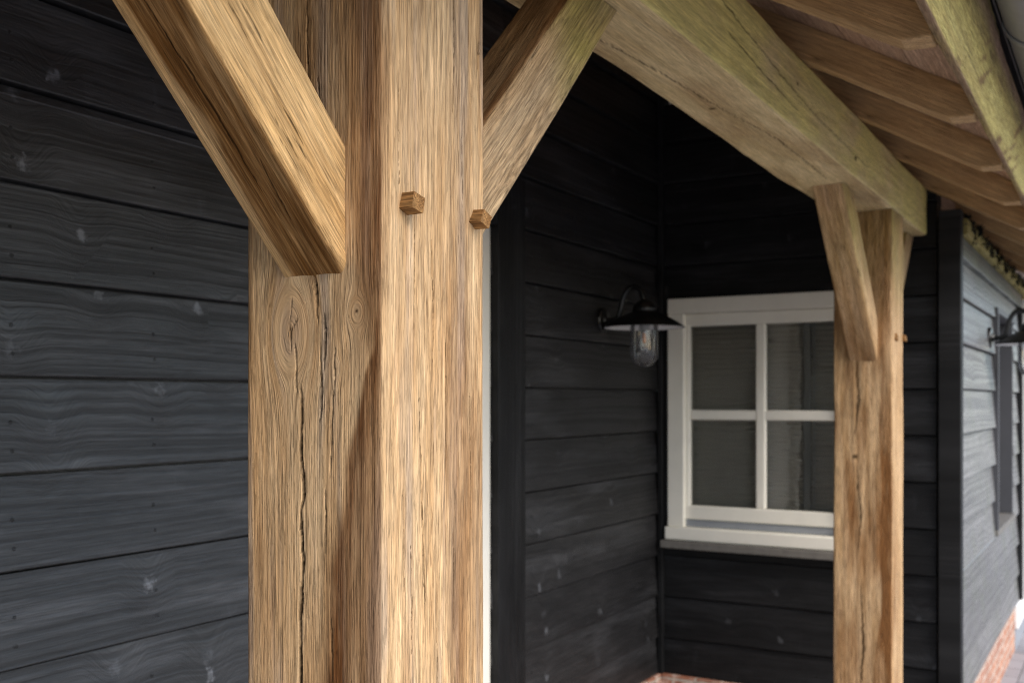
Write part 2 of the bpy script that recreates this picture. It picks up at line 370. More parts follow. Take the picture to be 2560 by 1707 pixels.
def box(name, ext, mat, parent=None, bev=0.003, **kw):
    bm = bmesh.new(); add_box(bm, *ext, bev); return bm_obj(name, bm, mat, parent, **kw)
def add_lathe(bm, prof, seg=40, axis='Z', at=(0, 0, 0)):
    rings = []
    for r, h in prof:
        ring = []
        for i in range(seg):
            a = 2 * math.pi * i / seg
            p = (r * math.cos(a), r * math.sin(a), h)
            if axis == 'Y': p = (p[0], -p[2], p[1])
            ring.append(bm.verts.new((p[0] + at[0], p[1] + at[1], p[2] + at[2])))
        rings.append(ring)
    for a, b in zip(rings, rings[1:]):
        for i in range(seg):
            bm.faces.new((a[i], a[(i + 1) % seg], b[(i + 1) % seg], b[i]))
    for ring, pr in ((rings[0], prof[0]), (rings[-1], prof[-1])):
        if pr[0] > 1e-4: bm.faces.new(ring)
def catmull(pts, n=8):
    P = [Vector(p) for p in pts]; P = [2 * P[0] - P[1]] + P + [2 * P[-1] - P[-2]]
    out = []
    for i in range(1, len(P) - 2):
        for k in range(n):
            t = k / n
            a, b, c, d = P[i - 1], P[i], P[i + 1], P[i + 2]
            out.append(0.5 * ((2 * b) + (c - a) * t + (2 * a - 5 * b + 4 * c - d) * t * t + (3 * b - a - 3 * c + d) * t ** 3))
    out.append(P[-2]); return out
def add_tube(bm, pts, r, seg=12):
    rings = []; up = Vector((1, 0, 0.01))
    for i, p in enumerate(pts):
        t = (pts[min(i + 1, len(pts) - 1)] - pts[max(i - 1, 0)]).normalized()
        s = t.cross(up).normalized(); u = s.cross(t)
        rings.append([bm.verts.new(p + (s * math.cos(2 * math.pi * k / seg) + u * math.sin(2 * math.pi * k / seg)) * r) for k in range(seg)])
    for a, b in zip(rings, rings[1:]):
        for k in range(seg): bm.faces.new((a[k], a[(k + 1) % seg], b[(k + 1) % seg], b[k]))
    bm.faces.new(rings[0]); bm.faces.new(rings[-1])

# hewn timber: local Z runs along the grain; faces 0:+x 1:+y 2:-x 3:-y
def timber(name, zs, sx, sy, mat, loc=(0, 0, 0), rot=(0, 0, 0), n=(8, 8, 8, 8), wear=0.004, r0=0.003, rough=0.0012,
           cut0=(0, 0, 0), cut1=None, fn=None, parent=None, seed=0):
    hx, hy = sx / 2, sy / 2
    U, F, T, BX, BY = [], [], [], [], []
    rmax = r0 + wear
    for f in range(4):
        half = hy if f in (0, 2) else hx
        rho = min(0.9, 2.2 * rmax / half)
        t = np.unique(np.concatenate([[-1, -1 + .25 * rho, -1 + .55 * rho], np.linspace(-1 + rho, 1 - rho, n[f]), [1 - .55 * rho, 1 - .25 * rho]]))
        if f == 0: bx, by = np.full_like(t, hx), t * hy
        elif f == 1: bx, by = -t * hx, np.full_like(t, hy)
        elif f == 2: bx, by = np.full_like(t, -hx), -t * hy
        else: bx, by = t * hx, np.full_like(t, -hy)
        BX.append(bx); BY.append(by); F.append(np.full(len(t), f))
    BX = np.concatenate(BX); BY = np.concatenate(BY); F = np.concatenate(F)
    m, k = len(BX), len(zs)
    zs = np.asarray(zs, float); L = zs[-1]
    s = (zs - zs[0]) / (zs[-1] - zs[0])
    z0 = cut0[0] + cut0[1] * BX + cut0[2] * BY
    c1 = cut1 if cut1 else (L, 0, 0)
    z1 = c1[0] + c1[1] * BX + c1[2] * BY
    Z = z0[None] * (1 - s[:, None]) + z1[None] * s[:, None]
    X = np.broadcast_to(BX, (k, m)).copy(); Y = np.broadcast_to(BY, (k, m)).copy()
    FF = np.broadcast_to(F, (k, m))
    # worn arrises
    cid = np.where(X > 0, 1, 0) + np.where(Y > 0, 2, 0)
    R = r0 + wear * np.clip(1.6 * vn(cid * 7.3, Z * 5.0, 0.5, seed) - 0.35 + 0.35 * vn(cid * 3.1, Z * 31, 0.5, seed + 1), 0, 1)
    extra = fn(FF, X, Y, Z) if fn else {}
    if 'R' in extra: R = np.maximum(R, extra['R'])
    qx = np.abs(X) - (hx - R); qy = np.abs(Y) - (hy - R)
    both = (qx > 0) & (qy > 0)
    ql = np.maximum(np.hypot(qx, qy), 1e-9)
    lim = np.maximum(ql, R)
    X2 = np.where(both, np.sign(X) * (hx - R + R * qx / lim), X); Y2 = np.where(both, np.sign(Y) * (hy - R + R * qy / lim), Y)
    nx = np.where(FF == 0, 1.0, np.where(FF == 2, -1.0, 0.0)); ny = np.where(FF == 1, 1.0, np.where(FF == 3, -1.0, 0.0))
    nx = np.where(both, np.sign(X) * qx / lim, nx); ny = np.where(both, np.sign(Y) * qy / lim, ny)
    d = rough * 2 * (vn(X * 14, Y * 14, Z * 3.2, seed + 2) - 0.5) + rough * 1.1 * (vn(X * 70, Y * 70, Z * 5, seed + 3) - 0.5)
    if 'depth' in extra: d = d - extra['depth']
    X2 = X2 + nx * d; Y2 = Y2 + ny * d
    verts = np.stack([X2, Y2, Z], -1).reshape(-1, 3)
    i = np.arange(k - 1)[:, None] * m; j = np.arange(m)[None]
    a = i + j; b = i + (j + 1) % m
    quads = np.stack([a, b, b + m, a + m], -1).reshape(-1, 4)
    faces = quads.tolist()
    # end caps as fans with their own vertices so that the cut stays crisp
    V = verts.tolist(); nv = len(V)
    for base, flip in ((0, True), ((k - 1) * m, False)):
        ring = list(range(len(V), len(V) + m)); V += verts[base:base + m].tolist()
        c = len(V); V.append(verts[base:base + m].mean(0).tolist())
        for q in range(m):
            tri = (ring[q], ring[(q + 1) % m], c)
            faces.append(tri[::-1] if flip else tri)
    me = bpy.data.meshes.new(name); me.from_pydata(V, [], faces)
    for key in ('crk', 'stn', 'wrp', 'grn', 'kno'):
        at = me.attributes.new(key, 'FLOAT', 'POINT')
        vals = np.zeros(len(V))
        if key in extra: vals[:nv] = np.broadcast_to(extra[key], (k, m)).reshape(-1)
        at.data.foreach_set('value', vals)
    return link(name, me, mat, parent, loc, rot, True)

# ------------------------------------------------------------------ setting
def sheet(name, x0, x1, y0, y1, z, mat):
    bm = bmesh.new(); add_box(bm, x0, x1, y0, y1, z - 0.06, z)
    o = bm_obj(name, bm, mat); o['kind'] = 'structure'; return o
me = bpy.data.meshes.new('ground'); me.from_pydata([(-700, -700, -0.05), (700, -700, -0.05), (700, 700, -0.05), (-700, 700, -0.05)], [], [(0, 1, 2, 3)])
tag(link('ground', me, MAT['bounce_ground']), kind='structure')
sheet('paving', -8, 16, -3.2, 2.0, 0.0, MAT['paver'])

# ------------------------------------------------------------------ the house
YW, XW, YQ = 1.826, 4.38, 0.586
ROW, ROW0 = 0.1845, ZC + 0.0467
PL = ZC - 1.22
def roof_z(y): return ZC + 0.642 + 0.57 * (y - 0.349) + 0.085      # underside of the boarding

house = tag(empty('timber_house', (3, 2.2, 0)), 'black clapboard house with white framed window, brick plinth and timber roof over the veranda', 'house')
def hp(o):                                  # parent to the house, keeping world placement
    o.parent = house; o.matrix_parent_inverse = Matrix.Translation(house.location).inverted(); return o

def siding(name, x0, x1, z0, z1, holes, mat, loc, rz, seed):
    rs = random.Random(seed)
    V, Fc, bid, bzv = [], [], [], []
    k0 = math.floor((z0 - ROW0) / ROW); k1 = math.ceil((z1 - ROW0) / ROW)
    for k in range(k0, k1):
        ba = ROW0 + k * ROW; bb = ba + ROW
        cuts = sorted({max(ba, z0), min(bb, z1), *[h for hl in holes for h in hl[2:] if ba < h < bb and z0 < h < z1]})
        wob = rs.uniform(-0.0015, 0.0015); rid = rs.random()
        for za, zb in zip(cuts, cuts[1:]):
            if zb - za < 1e-4: continue
            zm = (za + zb) / 2
            spans = [(x0, x1)]
            for hx0, hx1, hz0, hz1 in holes:
                if hz0 < zm < hz1:
                    spans = [q for a, b in spans for q in ((a, min(b, hx0)), (max(a, hx1), b)) if q[1] - q[0] > 1e-3]
            for a, b in spans:
                nseg = max(1, int((b - a) / 0.12))
                ta, tb = (za - ba) / ROW, (zb - ba) / ROW
                drop = 0.0
                gap = 0.0065 if abs(zb - bb) < 1e-6 else 0.0
                rows = []
                for i in range(nseg + 1):
                    xx = a + (b - a) * i / nseg
                    wv = 0.0016 * math.sin(xx * 2.3 + k * 1.7) + wob
                    ya = -(0.036 - 0.015 * ta) + wv; yb = -(0.036 - 0.015 * tb) + wv
                    rows.append([(xx, 0, za - drop), (xx, ya + 0.002, za - drop), (xx, ya, za - drop + 0.0025), (xx, yb + 0.002, zb - gap), (xx, 0, zb - gap)])
                base = len(V)
                for r_ in rows:
                    V.extend(r_); bid.extend([rid] * 5); bzv.extend([ta, ta, ta, tb, tb])
                for i in range(nseg):
                    p = base + i * 5; q = p + 5
                    for c in range(5):
                        d = (c + 1) % 5
                        Fc.append((p + c, p + d, q + d, q + c))
                Fc.append(tuple(base + c for c in range(5))); Fc.append(tuple(base + nseg * 5 + c for c in reversed(range(5))))
    # backing behind the boards
    def slab(a, b, c, d):
        p = len(V)
        for xx in (a, b):
            for yy in (0.001, 0.09):
                for zz in (c, d): V.append((xx, yy, zz)); bid.append(0.5); bzv.append(0.9)
        for f in ((0, 1, 3, 2), (4, 6, 7, 5), (0, 4, 5, 1), (2, 3, 7, 6), (0, 2, 6, 4), (1, 5, 7, 3)): Fc.append(tuple(p + i for i in f))
    if holes:
        for hx0, hx1, hz0, hz1 in holes:
            slab(hx0, hx1, z0, hz0); slab(hx0, hx1, hz1, z1)
        xs = sorted([x0, x1] + [h for hl in holes for h in hl[:2]])
        for a, b in list(zip(xs, xs[1:]))[::2]: slab(a, b, z0, z1)
    else: slab(x0, x1, z0, z1)
    me = bpy.data.meshes.new(name); me.from_pydata(V, [], Fc)
    for nm, vals in (('bid', bid), ('bz', bzv)):
        at = me.attributes.new(nm, 'FLOAT', 'POINT'); at.data.foreach_set('value', vals)
    return hp(link(name, me, mat, None, loc, (0, 0, rz)))

WT = roof_z(YW) + 0.0
DX0, DX1, DZ1 = 2.09, 2.928, ZC + 0.576
siding('clapboard_wall', -3.0, DX1 + 0.09, PL, WT, [(DX0, DX1, PL, DZ1)], MAT['siding'], (0, YW + 0.018, 0), 0, 3)
siding('clapboard_wall', DX1 + 0.0902, XW + 0.10, PL, WT, [], MAT['siding_recess_shade'], (0, YW + 0.018, 0), 0, 3)
WY0, WY1, WZ0, WZ1 = 0.93, 1.77, ZC - 0.617, ZC + 0.449
siding('clapboard_wall', -YW - 0.0, -0.645, PL, roof_z(0.70), [(-WY1, -WY0, WZ0, WZ1)], MAT['siding_deep_shade'], (XW + 0.018, 0, 0), -math.pi / 2, 11)
upper = siding('clapboard_wall', -YW, -0.9, roof_z(0.70), roof_z(1.05), [], MAT['siding_deep_shade'], (XW + 0.018, 0, 0), -math.pi / 2, 12)
upper2 = siding('clapboard_wall', -YW, -1.25, roof_z(1.05), roof_z(1.40), [], MAT['siding_deep_shade'], (XW + 0.018, 0, 0), -math.pi / 2, 13)
GX0, GX1, GZ0, GZ1 = 5.775, 6.67, ZC - 0.655, ZC + 0.438
siding('clapboard_wall', XW + 0.035, 7.06, PL, ZC + 0.566, [(GX0 - 0.029, GX1 + 0.029, GZ0 - 0.031, GZ1 + 0.031)], MAT['siding_glare_moss'], (0, YQ + 0.018, 0), 0, 21)

def board(name, ext, mat, bev=0.003, rid=None):
    bm = bmesh.new(); add_box(bm, *ext, bev)
    # stand upright trim on its local X so the paint grain follows the board
    dims = [ext[1] - ext[0], ext[3] - ext[2], ext[5] - ext[4]]
    c = Vector(((ext[0] + ext[1]) / 2, (ext[2] + ext[3]) / 2, (ext[4] + ext[5]) / 2))
    bmesh.ops.translate(bm, verts=bm.verts, vec=-c)
    rot = (0, 0, 0)
    if dims[2] >= max(dims[:2]):
        bmesh.ops.rotate(bm, verts=bm.verts, cent=(0, 0, 0), matrix=Matrix.Rotation(math.pi / 2, 3, 'Y')); rot = (0, -math.pi / 2, 0)
    elif dims[1] > dims[0]:
        bmesh.ops.rotate(bm, verts=bm.verts, cent=(0, 0, 0), matrix=Matrix.Rotation(-math.pi / 2, 3, 'Z')); rot = (0, 0, math.pi / 2)
    me = bpy.data.meshes.new(name); bmesh.ops.recalc_face_normals(bm, faces=bm.faces); bm.to_mesh(me); bm.free()
    for nm, v in (('bid', rnd.random() if rid is None else rid), ('bz', 0.9)):
        at = me.attributes.new(nm, 'FLOAT', 'POINT'); at.data.foreach_set('value', [v] * len(me.vertices))
    return hp(link(name, me, mat, None, c, rot))

# door frame with its white jamb behind the near post, black casing round it
door = hp(tag(empty('door')))
door.matrix_parent_inverse = Matrix.Translation(house.location).inverted()
def dbox(name, ext, mat, bev=0.004): return box(name, ext, mat, door, bev)
dbox('frame', (DX1 - 0.075, DX1, YW - 0.012, YW + 0.09, PL, DZ1), MAT['white'])
dbox('frame', (DX0, DX0 + 0.075, YW - 0.012, YW + 0.09, PL, DZ1), MAT['white'])
dbox('frame', (DX0 + 0.075, DX1 - 0.075, YW - 0.010, YW + 0.09, DZ1 - 0.075, DZ1), MAT['white'])
bm = bmesh.new(); add_box(bm, DX0 + 0.077, DX1 - 0.077, YW + 0.03, YW + 0.07, PL, DZ1 - 0.077, 0.003)
for a, b in ((PL + 0.15, PL + 0.85), (PL + 0.98, DZ1 - 0.22)): add_box(bm, DX0 + 0.19, DX1 - 0.19, YW + 0.022, YW + 0.032, a, b, 0.006)
bm_obj('door_leaf', bm, MAT['white'], door)
board('door_casing', (DX1 + 0.003, DX1 + 0.183, YW - 0.042, YW + 0.015, PL, DZ1 + 0.18), MAT['trim'], 0.004)
board('door_casing', (DX0 - 0.183, DX0 - 0.003, YW - 0.042, YW + 0.015, PL, DZ1 + 0.18), MAT['trim'], 0.004)
board('door_casing', (DX0 - 0.001, DX1 + 0.001, YW - 0.040, YW + 0.015, DZ1 + 0.002, DZ1 + 0.18), MAT['trim'], 0.004)

# inner corner batten, outer corner boards
board('corner_board', (XW - 0.040, XW - 0.016, YW - 0.040, YW - 0.016, PL, WT - 0.1), MAT['trim'], 0.003)
board('corner_board', (XW - 0.034, XW + 0.03, YQ - 0.034, YQ + 0.050, PL - 0.01, ZC + 0.74), MAT['trim'], 0.004)
board('corner_board', (7.06, 7.12, YQ - 0.034, YQ + 0.03, PL, ZC + 0.566), MAT['trim'], 0.004)
# boards beside the white window
board('window_casing', (XW - 0.024, XW + 0.01, WY1 + 0.002, YW - 0.042, WZ0 - 0.03, WZ1 + 0.06), MAT['trim'], 0.003)
board('window_casing', (XW - 0.024, XW + 0.01, WY0 - 0.07, WY0 - 0.002, WZ0 - 0.03, WZ1 + 0.06), MAT['trim'], 0.003)

# white window with two by two panes
win = hp(tag(empty('window'), 'white window of four panes with a pleated blind behind the glass'))
X0 = XW
def wbox(name, x0, x1, y0, y1, z0, z1, mat, bev=0.004): return box(name, (X0 + x0, X0 + x1, y0, y1, ZC + z0, ZC + z1), mat, win, bev)
bm = bmesh.new()
def fb(x0, x1, y0, y1, z0, z1, bev=0.004): add_box(bm, X0 + x0, X0 + x1, y0, y1, ZC + z0, ZC + z1, bev)
fb(-0.036, 0.09, 1.688, 1.764, -0.560, 0.381); fb(-0.036, 0.09, 0.936, 1.012, -0.560, 0.381); fb(-0.038, 0.09, 0.936, 1.764, 0.3815, 0.449)
bm_obj('frame', bm, MAT['white'], win)
bm = bmesh.new()
fb(-0.016, 0.05, 1.668, 1.6955, -0.524, 0.379, 0.006); fb(-0.016, 0.05, 1.0045, 1.032, -0.524, 0.379, 0.006)
fb(-0.018, 0.05, 1.0045, 1.6955, 0.326, 0.3800, 0.006); fb(-0.018, 0.05, 1.0045, 1.6955, -0.526, -0.465, 0.006)
bm_obj('sash', bm, MAT['white'], win)
bm = bmesh.new()
fb(-0.012, 0.034, 1.328, 1.372, -0.466, 0.327, 0.008); fb(-0.010, 0.032, 1.031, 1.669, -0.087, -0.043, 0.008)
bm_obj('glazing_bar', bm, MAT['white'], win)
wbox('grey_strip', -0.006, 0.06, 1.003, 1.697, -0.560, -0.5265, MAT['grey_sill'])  # even grey strip between sash and sill
wbox('sill', -0.058, 0.09, 0.930, 1.770, -0.617, -0.5605, MAT['white'], 0.006)
for ya, yb in ((1.352, 1.690), (1.010, 1.348)):
    for za, zb in ((-0.48, -0.066), (-0.064, 0.34)):
        wbox('pane', 0.010, 0.014, ya, yb, za, zb, MAT['glass'], 0.0)
# pleated blind behind the glass
V, Fc = [], []; np_ = 84
for i in range(np_ + 1):
    zz = ZC - 0.53 + 0.93 * i / np_
    for yy in (0.99, 1.71): V.append((X0 + 0.079 + (0.006 if i % 2 else -0.006), yy, zz))
for i in range(np_): Fc.append((2 * i, 2 * i + 1, 2 * i + 3, 2 * i + 2))
me = bpy.data.meshes.new('blind'); me.from_pydata(V, [], Fc); link('blind', me, MAT['blind'], win)
bm = bmesh.new(); fb(0.036, 0.046, 1.148, 1.180, -0.50, 0.36, 0.002); fb(0.028, 0.0355, 1.158, 1.178, -0.33, -0.17, 0.003); fb(0.051, 0.056, 1.134, 1.141, -0.50, 0.36, 0.001)
bm_obj('pale_upright', bm, MAT['strip'], win)  # pale uprights and a small block behind the glass
wbox('dark_backing', 0.0925, 0.12, 0.88, 1.82, -0.7, 0.55, MAT['room'], 0)  # black sheet in place of the unlit room behind the glass
wb = board('window_ledge', (XW - 0.075, XW + 0.01, WY0 - 0.06, YW - 0.042, WZ0 - 0.036, WZ0 - 0.002), MAT['trim'], 0.004)
wb.data.materials.clear(); wb.data.materials.append(MAT['stone'])

# window opening in the wing
win2 = hp(tag(empty('window'), 'black framed window opening in the wing wall painted pale for sky glare'))
bm = bmesh.new()
def gb(x0, x1, y0, y1, z0, z1, bev=0.002): add_box(bm, x0, x1, y0, y1, z0, z1, bev)
gb(GX0 - 0.028, GX0, YQ - 0.030, YQ + 0.16, GZ0 - 0.0, GZ1); gb(GX1, GX1 + 0.028, YQ - 0.014, YQ + 0.16, GZ0, GZ1)
gb(GX0 - 0.028, GX1 + 0.028, YQ - 0.028, YQ + 0.16, GZ1 + 0.001, GZ1 + 0.03)
o = bm_obj('frame', bm, plain('charcoal_window_paint', (0.060, 0.060, 0.066), 0.5, 0.1), win2)
box('sill', (GX0 - 0.03, GX1 + 0.03, YQ - 0.03, YQ + 0.16, GZ0 - 0.03, GZ0 - 0.001), MAT['stone'], win2)
box('pane', (GX0, GX1, YQ + 0.12, YQ + 0.124, GZ0, GZ1), MAT['glass'], win2, 0)
box('dark_backing', (GX0 - 0.05, GX1 + 0.05, YQ + 0.1605, YQ + 0.18, GZ0 - 0.05, GZ1 + 0.05), MAT['room'], win2, 0)  # black sheet standing for the wing's dark interior

# head board and oak plate on top of the wing wall
board('head_board', (XW + 0.031, 7.12, YQ - 0.026, YQ + 0.06, ZC + 0.567, ZC + 0.648), MAT['trim_moss'], 0.004)
o = timber('wall_plate', np.linspace(0, 3.1, 40), 0.06, 0.11, MAT['fascia'], (XW + 0.031, YQ + 0.005, ZC + 0.68), (0, math.pi / 2, 0), seed=51); hp(o)
o = timber('infill_board', np.linspace(0, 3.1, 40), 0.20, 0.03, MAT['boarding'], (XW + 0.031, YQ + 0.075, ZC + 0.80), (0, math.pi / 2, 0), seed=52); hp(o)

# brick plinth
def plinth(ext):
    return hp(box('brick_plinth', ext, MAT['brick'], None, 0.004))
plinth((-3.0, XW + 0.0, YW - 0.030, YW + 0.10, 0, PL - 0.002))
plinth((XW - 0.030, XW + 0.1, YQ + 0.1, YW - 0.031, 0, PL - 0.002))
plinth((XW - 0.031, 6.84, YQ - 0.012, YQ + 0.099, 0, PL - 0.002))
# white painted frame and step beyond the end of the wing
dw = hp(tag(empty('door')))
box('frame', (7.125, 7.30, YQ - 0.055, YQ + 0.08, PL, ZC + 0.62), MAT['render_w'], dw, 0.004)
box('door_leaf', (7.301, 8.4, YQ - 0.02, YQ + 0.04, PL, ZC + 0.60), MAT['render_w'], dw, 0.004)
box('doorstep', (6.845, 8.6, YQ - 0.030, YQ + 0.09, 0.13, PL - 0.002), MAT['render_w'], dw, 0.006)
box('step_base', (6.86, 8.6, YQ - 0.015, YQ + 0.09, 0, 0.129), MAT['grey_sill'], dw, 0.004)

# roof: boarding under dark tiles
def slope_slab(name, y0, y1, off, th, mat, x0=-3.4, x1=9.5, boards=False):
    bm = bmesh.new(); V = []
    ny = int((y1 - y0) / 0.145) if boards else 1
    for i in range(ny):
        a = y0 + (y1 - y0) * i / ny; b = y0 + (y1 - y0) * (i + 1) / ny - (0.003 if boards else 0)
        q = []
        for xx in (x0, x1):
            for yy in (a, b):
                q.append([bm.verts.new((xx, yy, roof_z(yy) + off)), bm.verts.new((xx, yy, roof_z(yy) + off + th))])
        (a0, a1), (b0, b1), (c0, c1), (d0, d1) = q
        for f in ((a0, b0, d0, c0), (a1, c1, d1, b1), (a0, a1, b1, b0), (c0, d0, d1, c1), (a0, c0, c1, a1), (b0, b1, d1, d0)): bm.faces.new(f)
    bmesh.ops.rotate(bm, verts=bm.verts, cent=(0, 0, 0), matrix=Matrix.Rotation(-math.pi / 2, 3, 'Y'))
    return hp(bm_obj(name, bm, mat, None, (0, 0, 0), (0, math.pi / 2, 0)))
slope_slab('roof_boarding', 0.284, 4.4, 0.001, 0.020, MAT['boarding'], boards=True)
slope_slab('roof_tiles', 0.285, 4.5, 0.0225, 0.05, MAT['roof'])
V = [(x, y, ZC + h) for x in (-3.4, 9.5) for y, h in ((0.185, 0.832), (0.52, 0.925), (0.52, 0.955), (0.185, 0.862))]
me = bpy.data.meshes.new('eaves_tiles'); me.from_pydata(V, [], [(0, 1, 2, 3), (7, 6, 5, 4), (0, 4, 5, 1), (1, 5, 6, 2), (2, 6, 7, 3), (3, 7, 4, 0)])
hp(link('eaves_tiles', me, MAT['roof']))
hp(box('clapboard_wall', (-3.0, 9.4, 4.2, 4.35, 0, roof_z(4.2) - 0.01), MAT['room'], None, 0))

# ------------------------------------------------------------------ oak frame
PX0, PX1, PY0, PY1 = 0.8826, 1.0826, 0.681, 0.881
FX0, FX1 = 3.68, 3.878
BZ0 = ZC + 0.646
def ray(xd, vd):                            # direction of a sight line measured on the photograph
    th = YAW - math.atan((xd * 1.0884 - 1280) / 2600)
    return th, (918.8 - vd) * 1.0884 / 2600 * math.cos(YAW - th)
def on_left(xd, vd):
    th, e = ray(xd, vd); r = PX0 / math.cos(th); return r * math.sin(th) - (PY0 + PY1) / 2, ZC + r * e
def on_front(xd, vd):
    th, e = ray(xd, vd); r = PY0 / math.sin(th); return r * math.cos(th) - (PX0 + PX1) / 2, ZC + r * e
PXM = 1.0884 * 1.13 / 2600
def poly(pts, conv): return np.array([conv(p[0], p[1]) for p in pts]), np.array([p[2] * PXM / 2 for p in pts])
def crack_field(u, z, line, w, jag, seed):
    """0..1 inside a crack drawn as u(z) along a polyline with half-width w (drawn a little wider)"""
    o = np.argsort(line[:, 1]); zz = line[o, 1]; uu = line[o, 0]; ww = w[o]
    c = np.interp(z, zz, uu) + jag * (vn(z * 90, 0.3, 0.7, seed) - 0.5) + jag * 0.6 * (vn(z * 300, 0.3, 0.7, seed + 1) - 0.5)
    hw = 1.35 * np.interp(z, zz, ww) * (0.55 + 0.9 * vn(z * 55, 3.3, 0.2, seed + 2))
    end = sm(zz[0] - 0.004, zz[0] + 0.012, z) * (1 - sm(zz[-1] - 0.012, zz[-1] + 0.004, z))
    hw = hw * np.sqrt(np.clip(end, 0, 1))
    return np.clip(1.0 - np.abs(u - c) / np.maximum(hw, 1e-5), 0, 1) * (end > 0)
LEFT_CRACKS = [
    [(722, 636, 10), (725, 660, 9), (728, 690, 6), (729, 712, 4), (731, 750, 1.5)],
    [(746, 718, 2), (748, 770, 6), (747, 820, 5), (746, 850, 2)],
    [(736, 800, 1.5), (736, 850, 4), (739, 883, 5), (738, 930, 5), (736, 975, 2)],
    [(678, 792, 2), (681, 824, 4), (681, 864, 4), (681, 912, 2)],
    [(690, 885, 2), (693, 923, 5), (692, 958, 6), (690, 1024, 8), (697, 1134, 9), (690, 1170, 6), (690, 1209, 10), (695, 1284, 8), (689, 1409, 9), (690, 1600, 8)],
    [(770, 806, 1.5), (768, 841, 3.5), (772, 890, 1.5)],
    [(769, 880, 1.5), (764, 960, 3.5), (760, 1090, 2)],
    [(747, 1134, 1.5), (748, 1200, 2.5), (747, 1280, 1.5)],
    [(760, 1420, 2), (762, 1480, 4), (763, 1560, 2)],
    [(703, -40, 3), (705, 120, 4), (713, 300, 3)], [(729, 180, 1.5), (745, 330, 2)],
]
STAR = [[(684, 734, 3), (668, 762, 5)], [(668, 762, 5), (652, 780, 2)], [(663, 740, 2), (668, 762, 3), (669, 802, 2)], [(672, 640, 1), (671, 700, 1.6), (666, 740, 1.2)]]
FRONT_CRACKS = [
    [(1041, -30, 2), (1043, 120, 3), (1040, 260, 2)], [(1100, 60, 2), (1096, 160, 3)],
    [(962, 915, 1.5), (967, 1064, 3), (972, 1234, 4), (978, 1420, 2)],
    [(1021, 780, 1.5), (1023, 930, 3), (1022, 1090, 1.5)], [(1003, 1440, 2), (1006, 1600, 3.5)],
    [(951, 430, 1.2), (953, 640, 2.2), (950, 780, 1.4)], [(990, 560, 1), (994, 700, 2.2), (993, 860, 1)],
    [(1060, 300, 1.2), (1061, 470, 2), (1059, 560, 1)], [(925, 1100, 1), (929, 1230, 2.2), (930, 1350, 1)], [(1078, 900, 1), (1080, 1100, 2), (1079, 1240, 1)],
    [(945, 1250, 1), (947, 1380, 2), (946, 1500, 1)], [(1040, 1180, 1), (1043, 1330, 2.2), (1042, 1480, 1)], [(915, 120, 1), (914, 280, 2), (917, 420, 1)],
]
STAIN_L = [(880, 560), (871, 600), (866, 660), (859, 720), (858, 770), (846, 830), (833, 900), (817, 1000), (797, 1080), (777, 1200), (764, 1300), (757, 1400), (750, 1600)]
